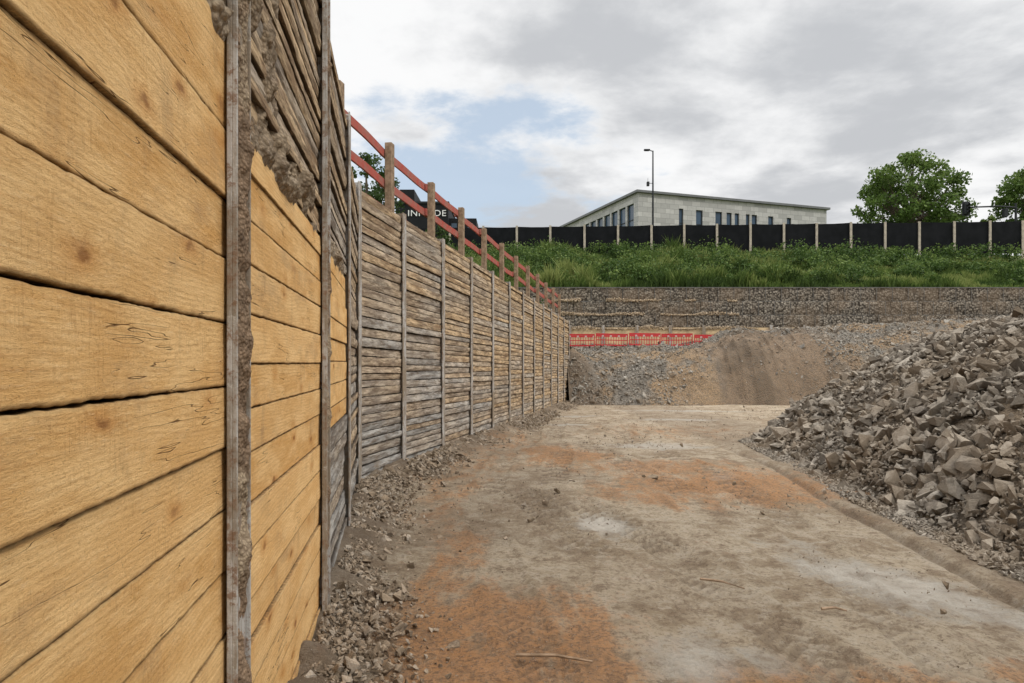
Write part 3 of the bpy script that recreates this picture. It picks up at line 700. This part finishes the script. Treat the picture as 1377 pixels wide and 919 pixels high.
for k in range(5):
    e=empty('construction_barrier',(2.75+k*1.78,36.9+.15*math.sin(k*2.2),EYE+.80+.05*math.sin(k)),label='red and white plastic pedestrian barrier standing on earth bank',cat='barrier',group='row of red barriers on the bank')
    e.scale=(.86,.86,.76)
    e.rotation_euler=(random.uniform(-.05,.05),random.uniform(-.03,.03),random.uniform(-.08,.08))
    for p in parts:
        if k==0: q=p
        else: q=p.copy(); COL.objects.link(q)
        q.parent=e

# ------------------------------------------------------------------ hoarding
HF=empty('hoarding_fence',(5,55,10.1),label='long black site hoarding fence with pale timber posts',cat='fence')
pxs=[560,605,650,695,740,786,831,876,920,964,1009,1054,1098,1144,1190,1236,1283,1331,1375,1422,1470,1520]
hp=[]
for x in pxs:
    y=55-(x-695)/680*2.3; hp.append(((x-CX)/F*y,y))
hb=10.0; ht=EYE+10.98
for k in range(len(hp)):
    P=np.array(hp[k]); Q=np.array(hp[min(k+1,len(hp)-1)]) if k<len(hp)-1 else P+np.array([2.7,-.1])
    d=(Q-P)/np.linalg.norm(Q-P); n_=np.array([d[1],-d[0]])
    mb=MB(); mb.box(P,d,n_,-.085,.085,.0,.08,hb-.4,ht+random.uniform(-.03,.08)); mb.obj('post',PALE,HF)
    if k<len(hp)-1:
        L=np.linalg.norm(Q-P)
        nu=14;v=[];uv=[];f=[]
        dz=random.uniform(-.08,.08)
        for i in range(nu+1):
            for j in range(5):
                a_=L*i/nu; w=-.02+.018*math.sin(i*1.3+k)*math.sin(j*1.1+k)
                z=(hb+.05)+(ht-hb-.09)*j/4 + (dz*(i/nu-.5)-.03*math.sin(math.pi*i/nu) if j==4 else 0)
                v.append((P[0]+d[0]*a_+n_[0]*w,P[1]+d[1]*a_+n_[1]*w,z)); uv.append((a_,z))
        for i in range(nu):
            for j in range(4): q=i*5+j; f.append((q,q+5,q+6,q+1))
        o=mk('panel',v,f,BLACK,smooth=True); reparent(o,HF)

# ------------------------------------------------------------------ building
BZ=8.5; RT=EYE+21.2; C=np.array([15.7,85.0]); ax=np.array([.944,.329]); ax/=np.linalg.norm(ax); ay=np.array([-ax[1],ax[0]])
BO=empty('office_building',(C[0],C[1],BZ),label='pale stone office building with flat overhanging roof and narrow windows',cat='building')
LF=29.6; LS=26
def LfromX(x): r=(x-CX)/F; return (85*r-15.7)/(.944-.329*r)
wins=[(913,919),(936,945),(962,971),(977,984),(988,994),(1003,1008),(1011,1018),(1033,1040),(1058,1064)]
wi=[(LfromX(a),LfromX(b)) for a,b in wins]
zt=RT-1.55; zb=RT-4.3
mb=MB(); T=.4
mb.box(C,ax,ay,0,LF,0,T,zt,RT-.02); mb.box(C,ax,ay,0,LF,0,T,BZ,zb)
cur=0
for a,b_ in wi: mb.box(C,ax,ay,cur,a,0,T,zb,zt); cur=b_
mb.box(C,ax,ay,cur,LF,0,T,zb,zt)
mb.box(C,ax,ay,0,T,T,LS,zt+.45,RT-.02); mb.box(C,ax,ay,0,T,T,LS,BZ,zb)
cur=T; sw=[]
l=1.1
while l<LS-2: sw.append((l,l+1.75)); l+=2.15
for a,b_ in sw: mb.box(C,ax,ay,0,T,cur,a,zb,zt+.45); cur=b_
mb.box(C,ax,ay,0,T,cur,LS,zb,zt+.45)
mb.box(C,ax,ay,T,LF,LS-T,LS,BZ,RT-.02); mb.box(C,ax,ay,LF-T,LF,T,LS-T,BZ,RT-.02)
mb.obj('wall',CLAD,BO)
for a,b_ in wi:
    mb=MB(); mb.box(C,ax,ay,a,b_,.22,.26,zb,zt,0)
    for s0,s1 in ((a,a+.08),(b_-.08,b_)): mb.box(C,ax,ay,s0,s1,.15,.221,zb,zt,1)
    mb.box(C,ax,ay,a+.07,b_-.07,.151,.221,zt-.09,zt-.001,1); mb.box(C,ax,ay,a+.07,b_-.07,.151,.221,zb+.9,zb+.97,1)
    mb.obj('window',[GLASS,METAL],BO)
for a,b_ in sw:
    mb=MB(); mb.box(C,ax,ay,.26,.30,a,b_,zb,zt+.45,0); mb.box(C,ax,ay,.18,.261,a,a+.08,zb,zt+.45,1); mb.box(C,ax,ay,.18,.261,b_-.08,b_,zb,zt+.45,1); mb.box(C,ax,ay,.181,.261,a+.07,b_-.07,zb+1.2,zb+1.28,1)
    mb.obj('window',[GLASS,METAL],BO)
mb=MB(); mb.box(C,ax,ay,-.35,LF+.35,-.35,LS+.3,RT,RT+.28); mb.box(C,ax,ay,1.6,LF-3,1.8,LS-3,RT+.279,RT+.6)
mb.obj('roof',ROOFM,BO)
for a,b_,w,h in ((3.5,4,.7,.9),(6,4,1.6,.7),(8.6,5,.5,1.0),(15,6,1.2,.7)):
    mb=MB(); mb.box(C,ax,ay,a,a+w,b_,b_+1,RT+.59,RT+.603+h*.7); mb.box(C,ax,ay,a-.08,a+w+.08,b_-.08,b_+1.08,RT+.6+h*.7,RT+.603+h*.7+.07); mb.obj('roof_vent',ROOFM,BO)
B2=empty('black_building',(-7.5,70,9),label='black clad building with white lettering on the facade',cat='building')
Yb=70; 
def wx(x,y): return (x-CX)/F*y
def wz(y_,d): return EYE+(HY-y_)/F*d
mb=MB()
mb.box((0,Yb),(1,0),(0,1),wx(532,Yb),wx(603,Yb),0,9,8.5,wz(274,Yb)); mb.box((0,Yb),(1,0),(0,1),wx(536,Yb),wx(556,Yb),.6,8,wz(274,Yb)-.02,wz(253,Yb))
mb.box((0,Yb),(1,0),(0,1),wx(602.5,Yb),wx(640,Yb),1,8.9,8.5,wz(291,Yb))
mb.obj('wall',DARKB,B2,bevel=.03)
mb=MB(); mb.box((0,Yb),(1,0),(0,1),wx(531,Yb),wx(604,Yb),-.12,9.1,wz(274,Yb)+.003,wz(274,Yb)+.2); mb.obj('roof_edge',METAL,B2)
for k in range(3):
    mb=MB(); x=wx(606+k*11,Yb); mb.box((0,Yb),(1,0),(0,1),x,x+.55,.96,.998,wz(309,Yb),wz(298,Yb)); mb.obj('window',GLASS,B2)
fc=bpy.data.curves.new('lettering','FONT'); fc.body='INNSIDE'; fc.size=1.0; fc.extrude=.03; fc.space_character=1.08
fo=bpy.data.objects.new('tmp',fc); COL.objects.link(fo); bpy.context.view_layer.update()
me=bpy.data.meshes.new_from_object(fo.evaluated_get(bpy.context.evaluated_depsgraph_get())); bpy.data.objects.remove(fo)
xsn=[v.co.x for v in me.vertices]; w=max(xsn)-min(xsn); s=(wx(599,Yb)-wx(548,Yb))/w
me.transform(Matrix.Translation((wx(548,Yb),Yb-.06,wz(291,Yb)))@Matrix.Rotation(math.pi/2,4,'X')@Matrix.Diagonal((s,s*.9,1,1)))
me.materials.clear(); me.materials.append(WHITE)
o=bpy.data.objects.new('lettering',me); COL.objects.link(o); reparent(o,B2)

# ------------------------------------------------------------------ trees
def leaves(centers,radii,nper,size,squash=.8):
    C_=[];
    for c,r in zip(centers,radii):
        d=rng.normal(size=(nper,3)); d/=np.linalg.norm(d,axis=1)[:,None]
        rr=r*rng.random(nper)[:,None]**.45
        C_.append(np.array(c)+d*rr*np.array([1,1,squash]))
    C_=np.concatenate(C_); n=len(C_)
    a=rng.normal(size=(n,3)); a/=np.linalg.norm(a,axis=1)[:,None]
    b_=np.cross(a,rng.normal(size=(n,3))); b_/=np.linalg.norm(b_,axis=1)[:,None]
    s=size*rng.uniform(.6,1.3,n)[:,None]
    v=np.stack([C_-a*s*.5,C_+b_*s*.32,C_+a*s*.5,C_-b_*s*.32],1).reshape(-1,3)
    f=np.arange(n*4).reshape(-1,4)
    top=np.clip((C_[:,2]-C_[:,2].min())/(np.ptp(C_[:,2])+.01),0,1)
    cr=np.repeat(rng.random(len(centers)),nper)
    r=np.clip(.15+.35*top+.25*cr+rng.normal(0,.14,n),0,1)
    return v,f,np.repeat(r,4)
def tree(x,y,z,h,rx,trunkh,label,seed,ncl=55,leafn=150,ls=.3,mat=LEAF,cr=.22,name='tree',lobe=1.0):
    random.seed(seed)
    e=empty(name,(x,y,z),label=label,cat='tree' if name=='tree' else 'bush')
    mb=MB(); tr=h*.022+.04
    pts=[(x,y,z-.2),(x+.05*h*.2,y,z+trunkh*.5),(x,y,z+trunkh),(x+.1,y,z+h*.62),(x,y,z+h*.85)]
    mb.tube(pts,[tr*1.2,tr,tr*.85,tr*.5,tr*.15],8)
    cz=z+trunkh+(h-trunkh)*.48; rz=(h-trunkh)*.53; cs=[];rs=[]
    for k in range(ncl):
        while True:
            d=Vector([random.uniform(-1,1) for _ in range(3)])
            if .25<d.length<1: break
        if random.random()<.5: d=d.normalized()*random.uniform(.8,1)
        lob=1+lobe*(.12*math.sin(3*math.atan2(d.y,d.x)+seed)+.07*math.sin(5*d.z+seed))
        tap=1-.2*max(0,d.z)
        c=(x+d.x*rx*.88*lob*tap,y+d.y*rx*.88*lob*tap,cz+d.z*rz*.88)
        cs.append(c); rs.append(rx*cr*random.uniform(.6,1.25))
        if k%2==0:
            st=random.uniform(.0,.6); p0=Vector((x,y,z+trunkh*.85+(h*.8-trunkh*.85)*st*.8)); p1=Vector(c); pm=p0.lerp(p1,.5)+Vector((0,0,.06*h))
            mb.tube([p0,pm,p1],[tr*.42*(1-.5*st),tr*.22,tr*.05],5)
    mb.obj('trunk',BARK,e)
    v,f,r=leaves(cs,rs,leafn,ls)
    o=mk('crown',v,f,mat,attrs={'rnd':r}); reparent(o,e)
UG=10.17
tree(wx(1225,68),68,UG,(wz(203,68)-UG),5.6,2.4,'leafy green deciduous tree standing behind the black hoarding',4,ncl=165,leafn=95,ls=.33,cr=.175,lobe=.5)
tree(wx(1412,66),66,UG,(wz(208,66)-UG),5.2,2.4,'broad green deciduous tree beside the traffic signal mast',11,ncl=150,leafn=95,ls=.33,cr=.18,lobe=.6)
tree(wx(492,32),32,3.5,wz(196,32)-3.5,2.0,1.2,'dark green slender tree behind the wooden guard rail',5,ncl=60,leafn=150,ls=.16,mat=LEAFD)
tree(wx(588,34),34,3.5,wz(296,34)-3.5,1.5,.3,'dense dark green bush behind the wooden guard rail',8,ncl=40,leafn=170,ls=.15,mat=LEAFD,name='bush')
tree(wx(545,30),30,3.5,wz(296,30)-3.5,1.2,.3,'dense dark green bush growing behind guard rail posts',9,ncl=40,leafn=150,ls=.15,mat=LEAFD,name='bush')
tree(wx(1328,64),64,UG,wz(284,64)-UG,1.2,.5,'small green bush showing above the black hoarding',13,ncl=30,leafn=80,ls=.3,mat=LEAF,name='bush')

# ------------------------------------------------------------------ lamp, signal
y=57.0; x=wx(878,y); e=empty('street_lamp',(x,y,UG),label='slim grey street lamp pole with small lamp head and camera',cat='street lamp')
zt_=wz(203,y)
mb=MB(); mb.tube([(x,y,UG-.2),(x,y,UG+1.2),(x,y,zt_)],[.11,.09,.055],10); mb.tube([(x,y,zt_-.05),(x-.35,y,zt_+.06)],[.04,.035],6); mb.obj('pole',METAL,e)
mb=MB(); mb.box((x-.75,y),(1,0),(0,1),0,.5,-.13,.13,zt_+.02,zt_+.12); mb.box((x-.70,y),(1,0),(0,1),0,.38,-.1,.1,zt_-.02,zt_+.021); mb.obj('lamp_head',METAL,e,bevel=.02)
zc=wz(247,y)
mb=MB(); mb.tube([(x,y-.05,zc),(x-.35,y-.05,zc)],[.025,.025],6); mb.box((x-.52,y),(1,0),(0,1),0,.2,-.18,.1,zc-.22,zc+.12); mb.tube([(x-.42,y,zc+.12),(x-.42,y,zc+.45)],[.02,.015],5); mb.obj('camera',METAL,e,bevel=.02)
y=60.0; x=wx(1366,y); za=wz(281,y); e=empty('traffic_signal',(x,y,UG),label='traffic signal mast with long arm and hanging black signal head',cat='traffic signal')
mb=MB(); mb.tube([(x,y,UG-.2),(x,y,za+.5)],[.12,.09],10); xl=wx(1299,y); mb.tube([(x,y,za+.1),(x-1.5,y,za+.22),(xl,y,za+.12)],[.09,.075,.06],8); mb.obj('mast',METAL,e)
mb=MB(); mb.box((xl,y-.1),(1,0),(0,1),-.2,.2,-.15,.1,za-.48,za+.5)
for k in range(3): mb.tube([(xl,y-.24,za+.3-k*.31),(xl,y-.45,za+.3-k*.31)],[.12,.12],10,cap=False)
mb.box((xl,y-.1),(1,0),(0,1),-.34,.34,.099,.12,za-.62,za+.64); mb.obj('signal_head',METAL,e)
mb=MB(); mb.box((wx(1352,y),y),(1,0),(0,1),-.16,.16,-.15,.1,za-.7,za+.02); mb.box((wx(1352,y),y),(1,0),(0,1),-.22,.22,.099,.12,za-.75,za+.05); mb.obj('signal_head',METAL,e)

# ------------------------------------------------------------------ embankment vegetation
n=28000
gx=-8+46*rng.random(n); t=rng.random(n); gy=44.45+t*9.7; 
gz=6.36+3.81*np.clip((gy-44.34)/(54.6-44.34),0,1)
hg=.22+.95*np.clip(fbm(gx*.8,gy*.9,2,4)+.18,0,1.2); hg*=np.interp(gx,[-8,18,24,38],[1.5,1.35,.7,.85])
nbld=5
G=np.repeat(np.stack([gx,gy,gz],-1),nbld,0)+np.concatenate([rng.normal(0,.09,(n*nbld,2)),np.zeros((n*nbld,1))],1)
hh=np.repeat(hg,nbld)*rng.uniform(.5,1.3,n*nbld)
lean=rng.normal(0,.25,(n*nbld,2))*hh[:,None]; wd=rng.uniform(.025,.065,n*nbld); an=rng.uniform(0,math.pi,n*nbld)
dx=np.stack([np.cos(an)*wd,np.sin(an)*wd*.5,np.zeros_like(an)],-1)
tip=G+np.concatenate([lean,hh[:,None]],1); mid=G+np.concatenate([lean*.35,hh[:,None]*.55],1)
v=np.stack([G-dx,G+dx,mid+dx*.9,tip,mid-dx*.9],1).reshape(-1,3)
f=np.arange(len(G)*5).reshape(-1,5)
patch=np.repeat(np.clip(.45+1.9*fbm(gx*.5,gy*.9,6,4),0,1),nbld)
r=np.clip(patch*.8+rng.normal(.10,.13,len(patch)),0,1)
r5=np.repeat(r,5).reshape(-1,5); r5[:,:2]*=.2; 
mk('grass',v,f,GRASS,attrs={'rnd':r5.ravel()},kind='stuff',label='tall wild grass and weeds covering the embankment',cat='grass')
cs=[];rs=[]
for k in range(1150):
    x=random.uniform(-6,37); yv=random.uniform(45,54.6); dens=float(fbm(np.array(x*.3),np.array(yv*.4),11,2))
    if dens<-.02 and x>17: continue
    if dens<-.3: continue
    z=6.36+3.81*(yv-44.34)/(54.6-44.34); r_=random.uniform(.25,.75)*(1.15 if x<18 else .95)
    cs.append((x,yv,z+r_*1.0)); rs.append(r_)
for (xp,ya_,rr_) in ((1075,51,1.25),(1100,50,1.1),(1125,51,1.0),(1160,51.5,1.2),(1185,51,1.0),(1215,52,.8),(1085,49,.9),(1330,51,1.1),(1360,52,1.0),(1290,52,.9),(760,52,.9),(830,53,.9),(930,52,.9),(720,50,1.0),(1250,48,.7),(1145,48,.7),(985,51,.9),(870,49,.8),(790,49,.8)):
    for q in range(6):
        x=wx(xp,ya_)+random.gauss(0,.7); yv=ya_+random.gauss(0,.6); cs.append((x,yv,6.36+3.81*(yv-44.34)/10.26+rr_*.8)); rs.append(rr_*random.uniform(.5,1))
v,f,r=leaves(cs,rs,75,.18,squash=1.0)
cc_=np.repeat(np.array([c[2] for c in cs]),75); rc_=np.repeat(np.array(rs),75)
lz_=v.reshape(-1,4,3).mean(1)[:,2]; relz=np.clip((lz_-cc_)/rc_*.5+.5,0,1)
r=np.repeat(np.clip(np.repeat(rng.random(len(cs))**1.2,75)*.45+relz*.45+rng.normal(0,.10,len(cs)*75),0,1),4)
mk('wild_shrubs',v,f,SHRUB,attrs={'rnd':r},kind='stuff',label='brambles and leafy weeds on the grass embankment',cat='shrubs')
cs=[];rs=[]
for k in range(60):
    yv=random.uniform(24,33); x=float(XW(yv))-random.uniform(.6,4); cs.append((x,yv,3.7+.1)); rs.append(random.uniform(.15,.4))
v,f,r=leaves(cs,rs,70,.1); mk('wild_shrubs',v,f,LEAFD,attrs={'rnd':r},kind='stuff',label='low weeds growing behind the guard rail',cat='shrubs')
for (x0,y0,x1,y1) in ((.02,3.62,.42,3.55),(1.35,4.9,1.6,4.7),(1.95,4.3,2.1,4.28)):
    mb=MB(); mb.tube([(x0,y0,.05),((x0+x1)/2+.01,(y0+y1)/2+.02,.055),(x1,y1,.045)],[.010,.009,.006],6)
    mb.obj('wood_stick',POSTW,label='thin broken wooden stick lying on dirt',cat='stick',group='sticks lying on the dirt')

# ------------------------------------------------------------------ world / sun
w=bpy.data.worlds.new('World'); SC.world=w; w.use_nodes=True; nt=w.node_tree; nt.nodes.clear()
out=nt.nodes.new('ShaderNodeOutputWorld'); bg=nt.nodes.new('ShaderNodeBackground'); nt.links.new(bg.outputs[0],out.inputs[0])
sky=nt.nodes.new('ShaderNodeTexSky'); sky.sky_type='NISHITA'; sky.sun_disc=False
sky.air_density=1.0; sky.dust_density=2.0
sk=N(nt,'ShaderNodeVectorMath',{0:sky.outputs[0],'Scale':.14},operation='SCALE').outputs[0]
tc=N(nt,'ShaderNodeTexCoord').outputs['Generated']; sp=N(nt,'ShaderNodeSeparateXYZ',{0:tc})
zz=M(nt,'ADD',M(nt,'MAXIMUM',sp.outputs[2],0.0),.14)
cv=N(nt,'ShaderNodeCombineXYZ',{0:M(nt,'DIVIDE',sp.outputs[0],zz),1:M(nt,'DIVIDE',sp.outputs[1],zz),2:3.3}).outputs[0]
n2=NOISE(nt,N(nt,'ShaderNodeVectorMath',{0:cv,1:(5.2,1.3,0)},operation='ADD').outputs[0],1.25,9,.55,.15); n3=NOISE(nt,cv,.35,3,.5); n4=NOISE(nt,cv,2.2,9,.58,.15)
d0=Vector(((640-CX)/F,1,(HY-238)/F)).normalized()
dv=N(nt,'ShaderNodeVectorMath',{0:tc,1:tuple(d0)},operation='SUBTRACT').outputs[0]
dv=N(nt,'ShaderNodeVectorMath',{0:dv,1:(.75,1,1.7)},operation='MULTIPLY').outputs[0]
ln=N(nt,'ShaderNodeVectorMath',{0:dv},operation='LENGTH').outputs['Value']
hole=RAMP(nt,M(nt,'ADD',ln,M(nt,'MULTIPLY',M(nt,'SUBTRACT',n4,.5),.8)),.165,.03)
br=RAMP(nt,M(nt,'ADD',M(nt,'ADD',M(nt,'MULTIPLY',n2,.62),M(nt,'MULTIPLY',n4,.28)),M(nt,'ADD',M(nt,'MULTIPLY',n3,.10),M(nt,'MULTIPLY',sp.outputs[0],.07))),.435,.585)
cc=MIX(nt,br,(.97,.972,.975),(.57,.585,.61))
skl=MIX(nt,.55,sk,(.74,.85,.96))
fin=MIX(nt,M(nt,'MULTIPLY',hole,.95),cc,skl)
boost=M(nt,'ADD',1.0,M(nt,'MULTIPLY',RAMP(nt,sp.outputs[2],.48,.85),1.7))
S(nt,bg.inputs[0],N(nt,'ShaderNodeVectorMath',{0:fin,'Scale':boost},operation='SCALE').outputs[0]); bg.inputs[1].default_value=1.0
sl=bpy.data.lights.new('sun','SUN'); sl.energy=1.5; sl.angle=math.radians(10); sl.color=(1,.94,.85)
so=bpy.data.objects.new('sun',sl); COL.objects.link(so)
el=math.radians(46); az=math.radians(118); dirv=Vector((math.sin(az)*math.cos(el),math.cos(az)*math.cos(el),math.sin(el)))
so.rotation_euler=dirv.to_track_quat('Z','Y').to_euler()
sky.sun_elevation=el; sky.sun_rotation=az
cd=bpy.data.cameras.new('camera'); cam=bpy.data.objects.new('camera',cd); COL.objects.link(cam)
cam.location=(0,0,EYE); cam.rotation_euler=(math.radians(90),0,0)
cd.lens=24; cd.sensor_width=36; cd.shift_y=(HY-459.5)/1377; cd.clip_start=.05; cd.clip_end=3000
SC.camera=cam
SC.view_settings.view_transform='Standard'; SC.view_settings.look='None'; SC.view_settings.exposure=0
